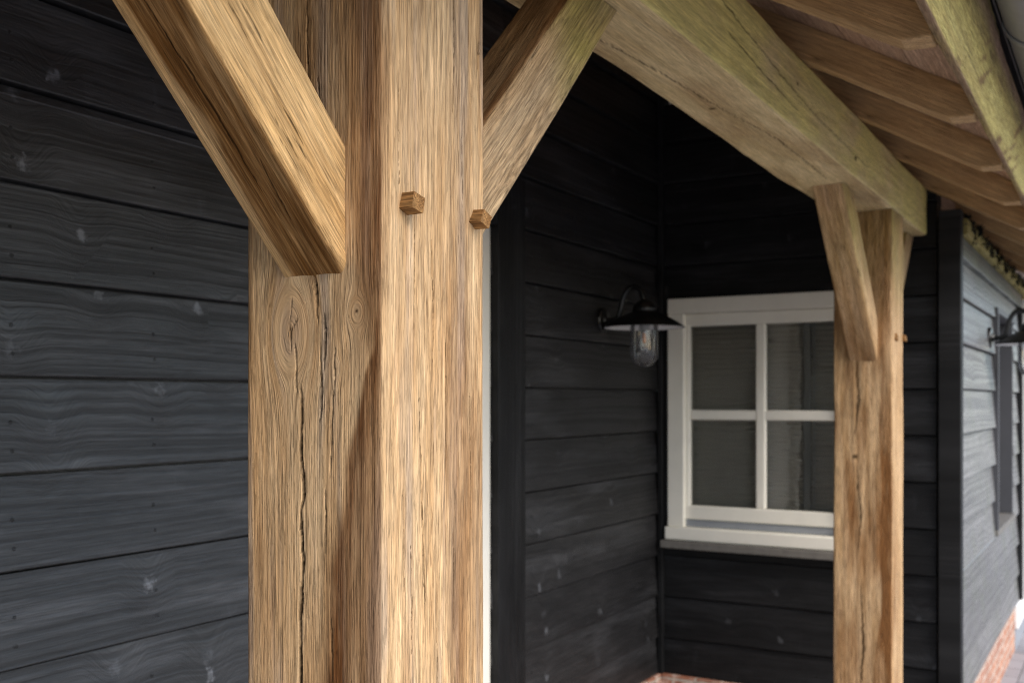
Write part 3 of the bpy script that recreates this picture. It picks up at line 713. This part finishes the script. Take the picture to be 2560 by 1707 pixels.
def near_post_fn(F, X, Y, Z):
    crk = np.zeros_like(X); dep = np.zeros_like(X); stn = np.zeros_like(X); wrp = np.zeros_like(X); kno = np.zeros_like(X)
    L = F == 2; Fr = F == 3
    for i, c in enumerate(LEFT_CRACKS):
        l, w = poly(c, on_left); f = crack_field(Y, Z, l, w, 0.0022, 40 + i * 5) * L
        crk = np.maximum(crk, sm(0.0, 0.35, f)); dep = np.maximum(dep, 0.012 * sm(0, 0.8, f))
    for i, c in enumerate(STAR):
        l, w = poly(c, on_left); f = crack_field(Y, Z, l, w, 0.0006, 140 + i * 5) * L
        crk = np.maximum(crk, 0.9 * sm(0.0, 0.5, f)); dep = np.maximum(dep, 0.004 * f)
    for i, c in enumerate(FRONT_CRACKS):
        l, w = poly(c, on_front); f = crack_field(X, Z, l, w, 0.0016, 240 + i * 5) * Fr
        crk = np.maximum(crk, 0.9 * sm(0.0, 0.4, f)); dep = np.maximum(dep, 0.006 * sm(0, 0.9, f))
    # knots: the grain flows round them
    for (kx, kv, ru, rz, amp) in ((668, 762, 0.026, 0.050, 0.030), (820, 717, 0.011, 0.017, 0.012), (775, 846, 0.005, 0.011, 0.006)):
        u0, z0 = on_left(kx, kv)
        du, dz = (Y - u0) / ru, (Z - z0) / rz
        d = np.sqrt(du * du + dz * dz)
        dd = np.maximum(d, 1.0)
        flow = np.where(d > 1, du * (1 - np.exp(-(dd - 1) * 0.45) / (dd * dd)), (1 - d) * 0.42)
        wrp = wrp + L * (flow * ru - (Y - u0)) * np.exp(-np.maximum(d - 1, 0) * 0.15)
        kno = np.maximum(kno, L * (1 - sm(0.8, 1.9, d)))
        stn = np.maximum(stn, L * 0.15 * (1 - sm(0.3, 0.9, d)))
        if ru > 0.02: stn = np.maximum(stn, L * 0.25 * np.exp(-((d - 1.0) / 0.12) ** 2))
    u0, z0 = on_left(819, 716); f = np.clip(1 - np.hypot((Y - u0) / 0.0035, (Z - z0) / 0.0012), 0, 1) * L; crk = np.maximum(crk, sm(0, .4, f))
    # dark heartwood runs along the arris
    ed = np.array([on_left(*p) for p in STAIN_L]); o = np.argsort(ed[:, 1])
    ub = np.interp(Z, ed[o, 1], ed[o, 0]) + 0.006 * (vn(Z * 16, 1, 1, 9) - 0.5) + 0.003 * (vn(Z * 60, 1, 1, 8) - 0.5)
    wide = 0.003 + 0.012 * sm(ZC + 0.1, ZC - 0.32, Z)
    top = sm(on_left(870, 560)[1] + 0.03, on_left(870, 640)[1], Z)
    hs = (1 - sm(-wide, wide, Y - ub)) * top
    hs = hs * (0.7 + 0.3 * sm(0.045, 0.0, ub - Y))
    stn = np.maximum(stn, L * 1.0 * hs)
    # orange brown wash down the upper arris and up the outer edge
    up = sm(ZC - 0.02, ZC + 0.14, Z)
    wash = (1 - sm(-0.09, -0.02, Y)) * up * (0.45 + 0.75 * vn(Y * 60, Z * 4, 0.4, 21)) * (0.5 + 0.8 * vn(Y * 220, Z * 9, 0.4, 22))
    stn = np.maximum(stn, L * np.clip(1.1 * wash, 0, 1))
    rim = sm(0.088, 0.099, Y) * (0.3 + 0.5 * vn(Z * 9, 1, 1, 31))
    stn = np.maximum(stn, L * rim)
    stn = np.maximum(stn, L * 0.35 * sm(0.55, 0.75, vn(Y * 30, Z * 4, 1, 37)) * sm(0.03, 0.08, Y))
    # front: brown streak at the arris, faint bands
    fs = (1 - sm(-0.1, -0.086, X + 0.010 * (vn(Z * 7, 2, 2, 41) - 0.5))) * sm(ZC + 0.02, ZC + 0.2, Z)
    stn = np.maximum(stn, Fr * 0.45 * fs)
    band = sm(0.52, 0.8, vn(X * 45, Z * 2.2, 3, 43)) * 0.42
    stn = np.maximum(stn, Fr * band)
    R = 0.0045 + 0.006 * vn(Z * 6, 1.5, 0.3, 45) * ((X < 0) & (Y < 0)) + 0.002 * vn(Z * 40, 1.5, 0.3, 46)
    # shallow hollows of the hewn faces
    dep = dep + 0.0016 * vn(X * 22, Y * 22, Z * 1.3, 47) + 0.0016 * sm(0.45, 0.6, vn(X * 190, Y * 190, Z * 4, 48)) * Fr * 0.5
    return dict(crk=crk, depth=dep, stn=np.clip(stn, 0, 1), wrp=wrp, R=R, kno=kno)
zs_post = np.concatenate([np.linspace(0, 1.04, 16), np.arange(1.055, BZ0 - 0.001, 0.0032), [BZ0]])
near = timber('oak_post', zs_post, 0.205, 0.2, MAT['post'], ((PX0 + PX1) / 2 + 0.0015, (PY0 + PY1) / 2, 0), n=(10, 10, 150, 150), fn=near_post_fn, rough=0.0012, seed=60)
tag(near, 'large weathered oak post in the foreground with a knot, long cracks and two square pegs', 'post')

def peg(parent, x, h, sx, ang, out, seed, tilt=0.0):
    o = timber('peg', np.linspace(0, out, 10), sx, sx * 1.12, MAT['peg'], (x, PY0 + 0.004, ZC + h), (math.radians(90 + tilt), math.radians(ang), 0), n=(7, 7, 7, 7), wear=0.0012, r0=0.0006,
               rough=0.0012, cut1=(out, 0.16, -0.10), seed=seed)
    o.parent = parent; o.matrix_parent_inverse = Matrix.Translation(parent.location).inverted(); return o
peg(near, 0.923, 0.2150, 0.0176, 18, 0.021, 70)
peg(near, 1.063, 0.2190, 0.0178, 28, 0.021, 71, 3)

def far_fn(F, X, Y, Z):
    L = F == 2; H = Z - ZC
    crk = np.zeros_like(X); stn = np.zeros_like(X)
    for i, pts in enumerate(([(0.02, 0.13, .002), (0.012, 0.02, .004), (0.024, -0.12, .001)], [(0.02, -0.22, .001), (0.004, -0.4, .004), (0.016, -0.52, .001)], [(0.006, -0.62, .001), (-0.004, -0.85, .005), (0.008, -1.0, .002)])):
        a = np.array(pts); f = crack_field(Y, Z, np.stack([a[:, 0], a[:, 1] + ZC], 1), a[:, 2], 0.006, 300 + i * 7) * L
        crk = np.maximum(crk, 0.85 * sm(0, .5, f))
    u, z = 0.025, ZC - 0.195; crk = np.maximum(crk, L * sm(0, .5, np.clip(1 - np.hypot((Y - u) / .012, (Z - z) / .010), 0, 1)))
    ub = -0.065 + 0.055 * sm(ZC - 0.6, ZC - 1.4, Z) + 0.012 * (vn(Z * 5, 1, 1, 5) - .5)
    stn = np.maximum(stn, L * 0.75 * (1 - sm(-0.01, 0.012, Y - ub)) * sm(ZC + .25, ZC - .1, Z))
    stn = np.maximum(stn, L * 0.9 * np.exp(-((Y - ub) / 0.006) ** 2) * sm(ZC + .3, ZC + .1, Z))
    stn = np.maximum(stn, L * 0.5 * sm(ZC + 0.25, ZC + 0.5, Z))
    stn = np.maximum(stn, L * 0.5 * sm(0.5, 0.75, vn(Y * 22, Z * 5, 2, 77)))
    grn = ((F == 3) * 0.8 + 0.3 * L) * sm(ZC + 0.2, ZC + 0.6, Z)
    return dict(crk=crk, stn=np.clip(stn, 0, 1), grn=grn, depth=0.003 * vn(X * 9, Y * 9, Z * 2, 78) * 1.0)
far = timber('oak_post', np.concatenate([np.arange(0, BZ0, 0.012), [BZ0]]), FX1 - FX0, 0.2, MAT['far'], ((FX0 + FX1) / 2, (PY0 + PY1) / 2, 0), n=(8, 8, 50, 30), fn=far_fn, wear=0.009, rough=0.002, seed=62)
tag(far, 'oak post standing farther back in front of the white window', 'post')
peg(far, FX0 + 0.047, 0.215, 0.020, 25, 0.010, 72); peg(far, FX0 + 0.182, 0.2175, 0.018, 12, 0.014, 73)

# beam (wall plate of the veranda): local z along +X, local x = down, local y = world y
BX0, BX1 = -2.6, XW - 0.016
BH = 0.186
def beam_fn(F, X, Y, Z):
    xw = BX0 + Z
    crk = np.zeros_like(X)
    def line(face, coord, pts, jag, seed):
        a = np.array(pts); return crack_field(coord, xw, np.stack([a[:, 1], a[:, 0]], 1), a[:, 2], jag, seed) * (F == face)
    bot, out = 0, 3
    for c in (line(bot, Y, [(1.55, .055, 0.00189), (1.9, .02, 0.00189), (2.25, .0, 0.00158), (2.6, -.03, 0.00189), (3.1, -.02, 0.00158)], .008, 400),
              line(out, X, [(1.9, -.045, 0.00158), (2.3, -.01, 0.00189), (2.7, .02, 0.00158), (3.3, .03, 0.00126)], .008, 410),
              line(out, X, [(2.0, .01, 0.00189), (2.35, .035, 0.00252), (2.5, .045, 0.00126)], .006, 420)):
        crk = np.maximum(crk, 0.7 * sm(0, .5, c))
    for face, cu, xx, a_, b_ in ((out, 0.035, 3.12, .010, .016), (bot, 0.018, 2.22, .012, .010), (out, -0.02, 2.50, .006, .010)):
        q = X if face == out else Y
        crk = np.maximum(crk, (F == face) * sm(0, .6, np.clip(1 - np.hypot((q - cu) / a_, (xw - xx) / b_), 0, 1)))
    grn = (F == 3) * 1.0 + (F == 0) * 0.12
    R = 0.006 + 0.034 * np.clip(vn(xw * 2.1, 5, 1, 430) * 1.6 - 0.5, 0, 1) * (X > 0) * (Y > 0) + 0.014 * np.clip(vn(xw * 3.1, 2, 1, 431) * 1.6 - 0.5, 0, 1) * (X > 0) * (Y < 0)
    stn = (F == 0) * 0.5 * sm(0.55, 0.8, vn(xw * 3.3, Y * 12, 1, 432)) + (F == 3) * 0.35 * sm(.55, .8, vn(xw * 6, X * 20, 1, 433))
    dep = 0.006 * vn(xw * 1.6, X * 6, Y * 6, 434) * (F == 0)
    return dict(crk=crk, grn=np.clip(grn, 0, 1), R=R, stn=stn, depth=dep)
beam = timber('oak_beam', np.arange(0, BX1 - BX0 + 0.0001, 0.012), BH, 0.195, MAT['beam'], (BX0, PY0 + 0.0975, BZ0 + BH / 2), (0, math.pi / 2, 0), n=(60, 6, 8, 60), fn=beam_fn, wear=0.006, rough=0.002, seed=64)
tag(beam, 'long horizontal oak beam with greenish outer face resting on both posts', 'beam')

# braces
PH = math.radians(44.5); CS, SN = math.cos(PH), math.sin(PH)
def brace(xp, side, mat, fn, label, nn, dz, seed, wear=0.004):
    tz = 0.1010; ty = 0.094
    phi = -PH if side < 0 else PH
    sg = 1 if side < 0 else -1
    c0 = (-0.004, sg * CS / SN, 0); c1 = ((0.4405 + 0.0) / CS, -sg * SN / CS, 0)
    L = c1[0]
    o = timber('oak_brace', np.linspace(0, L, int(L / dz)), tz, ty, mat, (xp, 0.778, ZC + 0.2075), (0, phi, 0), n=nn, cut0=c0, cut1=c1, fn=fn, wear=wear, rough=0.0016, seed=seed)
    return tag(o, label, 'brace', 'diagonal braces under the beam')
def brace_near_fn(F, X, Y, Z):
    un = F == 2; ou = F == 3; up = F == 0
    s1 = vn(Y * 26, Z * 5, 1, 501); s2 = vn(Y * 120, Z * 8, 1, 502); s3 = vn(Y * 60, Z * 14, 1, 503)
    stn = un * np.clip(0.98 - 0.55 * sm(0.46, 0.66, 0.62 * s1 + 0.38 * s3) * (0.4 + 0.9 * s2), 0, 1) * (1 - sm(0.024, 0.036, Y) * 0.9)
    stn = stn + ou * np.clip(0.30 * sm(0.55, 0.8, vn(X * 24, Z * 4, 2, 505)) + 0.35 * (1 - sm(-0.047, -0.036, X + 0.004 * vn(Z * 30, 1, 1, 506))), 0, 1)
    crk = np.zeros_like(X)
    for i, pts in enumerate(([(0.002, .06, .0006), (0.000, .16, .0013), (0.004, .28, .0009), (-0.004, .36, .0014), (-0.006, .5, .001)], [(-0.015, .03, .0007), (-0.018, .07, .001), (-0.020, .10, .0005)])):
        a = np.array(pts); f = crack_field(Y, Z, a[:, :2], a[:, 2], 0.003, 510 + 5 * i) * un; crk = np.maximum(crk, 0.9 * sm(0, .5, f))
    for i in range(12):
        q = random.Random(i * 3 + 1); x0 = q.uniform(-.035, .045); z0 = q.uniform(.03, .4); ln = q.uniform(.02, .07)
        a = np.array([(x0, z0, .0004), (x0 + .001, z0 + ln / 2, .0011), (x0 - .001, z0 + ln, .0004)]); f = crack_field(X, Z, a[:, :2], a[:, 2], 0.0012, 530 + 5 * i) * ou; crk = np.maximum(crk, 0.75 * sm(0, .5, f))
    R = 0.003 + ((X < 0) & (Y < 0)) * (0.002 + 0.003 * vn(Z * 7, 1, 1, 520) + 0.004 * sm(.4, .9, vn(Z * 45, 1, 1, 523))) + ((X < 0) & (Y > 0)) * 0.004 * vn(Z * 9, 2, 1, 521)
    dep = 0.0025 * vn(X * 18, Y * 18, Z * 2.5, 522)
    return dict(stn=np.clip(stn, 0, 1), crk=crk, R=R, depth=dep)
def brace_pale_fn(F, X, Y, Z):
    ou = F == 3
    grn = ou * sm(0.33, 0.52, Z + X * 0.6) * 0.9
    stn = (F == 2) * 0.42 + (F == 2) * 0.4 * (Y < -0.03)  # inward upper face darkened: its shade is put in as stain tone
    a = np.array([(0.0, .1, .001), (0.005, .25, .0022), (0.0, .4, .002), (0.004, .55, .001)]); crk = crack_field(Y, Z, a[:, :2], a[:, 2], 0.003, 610) * (F == 2) * .8
    R = 0.003 + 0.006 * vn(Z * 8, 1 + X * 0, 1, 611) * ((X < 0) & (Y < 0))
    wr = 0.02 * np.exp(-((Z - 0.3) / 0.12) ** 2) * vn(X * 12, Z * 6, 1, 612)
    return dict(grn=grn, stn=stn, crk=crk, R=R, wrp=wr)
def brace_far_fn(F, X, Y, Z):
    grn = ((F == 3) * 0.75 + (F == 2) * 0.25 + (F == 0) * 0.2) * sm(0.05, 0.5, Z)
    R = 0.003 + ((X < 0) & (Y < 0)) * 0.014 * np.clip(vn(Z * 5, 1, 1, 620) * 1.5 - .3, 0, 1)
    return dict(grn=grn, R=R, stn=(F == 2) * 0.18)
brace(PX0, -1, MAT['brace'], brace_near_fn, 'golden brown oak brace nearest the viewer, rising to the left from the foreground post', (8, 8, 70, 60), 0.0035, 80, 0.0015)
brace(PX1, +1, MAT['brace_pale'], brace_pale_fn, 'pale oak brace just behind the foreground post, rising right to the beam', (14, 8, 24, 60), 0.004, 81)
brace(FX0, -1, MAT['far'], brace_far_fn, 'yellowish oak brace rising left from the farther post in front of the white window', (8, 8, 16, 16), 0.012, 82)
brace(FX1, +1, MAT['fascia'], brace_far_fn, 'mostly hidden oak brace behind the farther post, against the black wall', (8, 8, 16, 16), 0.012, 83)

# rafters: sloping oak with a level-cut tail, top flush with the boarding
ORD = ['first', 'second', 'third', 'fourth', 'fifth', 'sixth', 'seventh', 'eighth', 'ninth', 'tenth', 'eleventh']
def rafter_mesh(seed):
    ys = [0.299, 0.349] + list(np.linspace(0.40, 1.90, 14))
    bm = bmesh.new(); w = 0.068; rs = random.Random(seed); rows = []
    for i, yy in enumerate(ys):
        zb = ZC + (0.640 if i == 0 else 0.642 + 0.57 * (yy - 0.349)); zt = roof_z(yy)
        j = lambda a: rs.uniform(-a, a)
        yt = 0.280 if i == 0 else yy
        rows.append([(0, yy, zb + j(.0015)), (w + j(.001), yy, zb + j(.0015)), (w, yt, roof_z(yt)), (0, yt, roof_z(yt))])
    # local z along the slope so that the grain follows it
    sl = math.atan(0.57); M = Matrix.Rotation(-(math.pi / 2 - sl), 4, 'X'); Mi = M.inverted()
    org = Vector((0, 0.349, ZC + 0.642))
    vr = [[bm.verts.new(Mi @ (Vector(p) - org)) for p in r] for r in rows]
    for a, b in zip(vr, vr[1:]):
        for c in range(4): bm.faces.new((a[c], a[(c + 1) % 4], b[(c + 1) % 4], b[c]))
    bm.faces.new(vr[0]); bm.faces.new(vr[-1])
    eds = [e for e in bm.edges if abs((e.verts[0].co - e.verts[1].co).normalized().z) > 0.8]
    bmesh.ops.bevel(bm, geom=eds, offset=0.004, segments=2, affect='EDGES', profile=0.5)
    bmesh.ops.recalc_face_normals(bm, faces=bm.faces)
    me = bpy.data.meshes.new('rafter'); bm.to_mesh(me); bm.free(); me.materials.append(MAT['rafter'])
    return me, org, (-(math.pi / 2 - sl), 0, 0)
for i in range(9):
    me, org, rot = rafter_mesh(900 + i)
    o = bpy.data.objects.new('rafter', me); COL.objects.link(o)
    o.location = (1.955 + 0.59 * i, org.y, org.z); o.rotation_euler = rot
    tag(o, ('nearest visible rafter, at the top edge of the photo above the beam' if i == 0 else '%s brown rafter from the viewer under the roof boarding' % ORD[i]), 'rafter', 'rafters under the eave')

# waney edged eaves board: local z along X, local x = down, y = world y
def fascia_fn(F, X, Y, Z):
    xw = Z - 2.6
    top = F == 2
    wane = 0.022 * (vn(xw * 4.2, 0, 0, 700) - 0.3) + 0.020 * sm(0.35, 0.9, vn(xw * 2.3, 1, 0, 701)) + 0.004 * (vn(xw * 22, 1, 0, 702) - .5)
    fade = np.clip((-X + 0.0) / 0.075, 0, 1)
    out = F == 3
    stn = out * 0.9 * sm(0.62, 0.78, vn(xw * 30 + X * 60, X * 30, 1, 703)) * sm(0.45, 0.58, vn(xw * 5, X * 10, 2, 706))
    stn = stn + out * 0.75 * sm(0.02, -0.03, X + 0.03 * (vn(xw * 5, 3, 1, 704) - 0.2)) * (0.4 + 0.6 * vn(xw * 20, X * 40, 1, 705))
    grn = out * sm(-0.035, -0.06, X) * 0.9 + (F == 0) * 0.8
    return dict(depth=top * wane, stn=np.clip(stn, 0, 1), grn=grn, R=0.002 + 0.004 * ((X < 0) & (Y < 0)))
fas = timber('eaves_board', np.arange(0, 12.0, 0.02), 0.155, 0.018, MAT['fascia'], (-2.6, 0.2665, ZC + 0.715), (math.radians(-6), math.pi / 2, 0), n=(6, 10, 6, 50), fn=fascia_fn, seed=90)
fas.rotation_euler = (Matrix.Rotation(math.radians(15), 3, 'X') @ Matrix.Rotation(math.pi / 2, 3, 'Y')).to_euler()
tag(fas, 'yellowish waney-edged board nailed along the rafter ends at the eave', 'eaves board')

# half round zinc gutter
gut = tag(empty('gutter', (2, 0.152, ZC + 0.815)), 'grey half-round zinc gutter hanging along the eave at top right', 'gutter')
def gutter_bm(x0, x1, r, th, a0=180, a1=360):
    bm = bmesh.new(); n = 28; rows = []
    for xx in (x0, x1):
        rows.append([[bm.verts.new((xx, rr * math.cos(math.radians(a0 + (a1 - a0) * i / n)), rr * math.sin(math.radians(a0 + (a1 - a0) * i / n)))) for i in range(n + 1)] for rr in (r, r - th)])
    (o0, i0), (o1, i1) = rows
    for i in range(n):
        bm.faces.new((o0[i], o0[i + 1], o1[i + 1], o1[i])); bm.faces.new((i0[i], i1[i], i1[i + 1], i0[i + 1]))
        bm.faces.new((o0[i], i0[i], i0[i + 1], o0[i + 1])); bm.faces.new((o1[i], o1[i + 1], i1[i + 1], i1[i]))
    for i in (0, n): bm.faces.new((o0[i], o1[i], i1[i], i0[i]))
    return bm
bm_obj('trough', gutter_bm(-4.8, 7.0, 0.075, 0.003), MAT['zinc'], gut, smooth=True)
bm = bmesh.new(); add_tube(bm, [Vector((-4.8, -0.078, 0.004)), Vector((1.0, -0.078, 0.004)), Vector((7.0, -0.078, 0.004))], 0.009); bm_obj('rolled_edge', bm, MAT['zinc'], gut, smooth=True)
box('flashing', (-4.8, 7.0, 0.0755, 0.079, -0.02, 0.11), MAT['roof'], gut, 0)
bm_obj('sleeve', gutter_bm(-0.62, -0.445, 0.0785, 0.003), MAT['zinc'], gut, smooth=True)
for gx in (0.42, 1.6, 2.78, 3.96, 5.14):
    bm_obj('bracket', gutter_bm(gx, gx + 0.028, 0.080, 0.0045), MAT['zinc'], gut, smooth=True)

# ------------------------------------------------------------------ barn lamps
def barn_lamp(loc, label):
    t = tag(empty('wall_lamp', loc), label, 'wall lamp', 'barn lamps on the walls')
    bm = bmesh.new(); add_lathe(bm, [(0.0, -0.004), (0.050, -0.004), (0.050, 0.014), (0.046, 0.019), (0.024, 0.022), (0.018, 0.030), (0.0, 0.030)], 40, 'Y')
    bm_obj('base', bm, MAT['enamel'], t, smooth=False)
    arm = catmull([(0, -0.02, 0), (0, -0.050, -0.002), (0, -0.074, 0.006), (0, -0.086, 0.036), (0, -0.100, 0.088), (0, -0.122, 0.120), (0, -0.150, 0.126), (0, -0.176, 0.108), (0, -0.187, 0.064), (0, -0.188, 0.045)], 8)
    bm = bmesh.new(); add_tube(bm, arm, 0.0115, 14); bm_obj('arm', bm, MAT['enamel'], t, smooth=True)
    c = (0, -0.188, 0)
    bm = bmesh.new(); add_lathe(bm, [(0.012, 0.076), (0.018, 0.070), (0.030, 0.064), (0.040, 0.054), (0.045, 0.040), (0.046, 0.026), (0.0, 0.026)], 40, 'Z', c)
    bm_obj('cap', bm, MAT['enamel'], t, smooth=True)
    prof = [(0.044, 0.030), (0.052, 0.025), (0.075, 0.016), (0.105, 0.001), (0.135, -0.017), (0.158, -0.033), (0.160, -0.036)]
    bm = bmesh.new(); add_lathe(bm, prof + [(0.158, -0.0365)], 56, 'Z', c)
    bm.faces.ensure_lookup_table()
    for f in [f for f in bm.faces if len(f.verts) > 8]: bm.faces.remove(f)
    sh = bm_obj('shade', bm, MAT['enamel'], t, smooth=True)
    bm = bmesh.new(); add_lathe(bm, [(r - 0.0025, h - 0.003) for r, h in prof[:-1]], 56, 'Z', c)
    for f in [f for f in bm.faces if len(f.verts) > 8]: bm.faces.remove(f)
    bm_obj('shade_lining', bm, MAT['enamel_w'], sh, smooth=True)
    H0 = -0.020; r = 0.055
    pr = [(r - 0.006, H0 + 0.03), (r - 0.002, H0 + 0.01), (r, H0 - 0.01), (r, -0.135)] + [(r * math.cos(a), -0.135 - r * math.sin(a)) for a in np.linspace(0.15, math.pi / 2 - 0.03, 12)] + [(0.0005, -0.190)]
    bm = bmesh.new(); add_lathe(bm, pr, 40, 'Z', c)
    for f in [f for f in bm.faces if len(f.verts) > 8]: bm.faces.remove(f)
    bm_obj('glass_jar', bm, MAT['jar'], t, smooth=True)
    bm = bmesh.new(); add_lathe(bm, [(0.0, 0.02), (0.020, 0.02), (0.020, -0.045), (0.014, -0.050), (0.0, -0.050)], 24, 'Z', c); bm_obj('socket', bm, MAT['socket'], t, smooth=False)
    bulb = [(0.013, -0.050), (0.015, -0.060), (0.024, -0.080), (0.029, -0.100), (0.026, -0.120), (0.015, -0.133), (0.0005, -0.137)]
    bm = bmesh.new(); add_lathe(bm, bulb, 28, 'Z', c)
    bl = bm_obj('bulb', bm, MAT['jar'], t, smooth=True)
    bm = bmesh.new(); add_lathe(bm, [(0.0, -0.052), (0.005, -0.056), (0.007, -0.075), (0.006, -0.092), (0.0, -0.097)], 12, 'Z', c); bm_obj('filament', bm, MAT['filament'], bl, smooth=True)
    return t
barn_lamp((3.784, YW - 0.004, ZC + 0.320), 'black barn lamp with clear glass jar on the wall left of the white window')
barn_lamp((5.52, YQ - 0.003, ZC + 0.302), 'black barn lamp cut off by the right edge, on the wing wall painted pale for sky glare')

# ------------------------------------------------------------------ dark garland along the wing's wall head
rg = random.Random(5)
bm = bmesh.new()
pts = []
for i in range(60):
    xx = 4.40 + 2.6 * i / 59
    pts.append(Vector((xx, YQ - 0.045 + 0.006 * math.sin(i * 1.3), ZC + 0.685 + 0.018 * math.sin(i * 0.9) + rg.uniform(-.006, .006))))
add_tube(bm, pts, 0.0035, 6)
for i in range(1, 60):
    dens = 30 if (i // 4) % 2 == 0 else 9
    for k in range(dens):
        p = pts[i] + Vector((rg.uniform(-.022, .022), rg.uniform(-.012, .012), rg.uniform(-.02, .03)))
        d = Vector((rg.gauss(0, 1), rg.gauss(0, .7), rg.gauss(0.2, 1))).normalized(); s = d.orthogonal().normalized() * 0.0042; ln = rg.uniform(.018, .04)
        q = s.cross(d) * 0.5
        a = [bm.verts.new(p - d * ln / 2), bm.verts.new(p + s), bm.verts.new(p + d * ln / 2), bm.verts.new(p - s), bm.verts.new(p + q)]
        bm.faces.new((a[0], a[1], a[4])); bm.faces.new((a[1], a[2], a[4])); bm.faces.new((a[2], a[3], a[4])); bm.faces.new((a[3], a[0], a[4])); bm.faces.new((a[0], a[3], a[2], a[1]))
tag(bm_obj('garland', bm, MAT['leaf']), 'dark tufted garland strung along the top of the grey wing wall', 'garland')
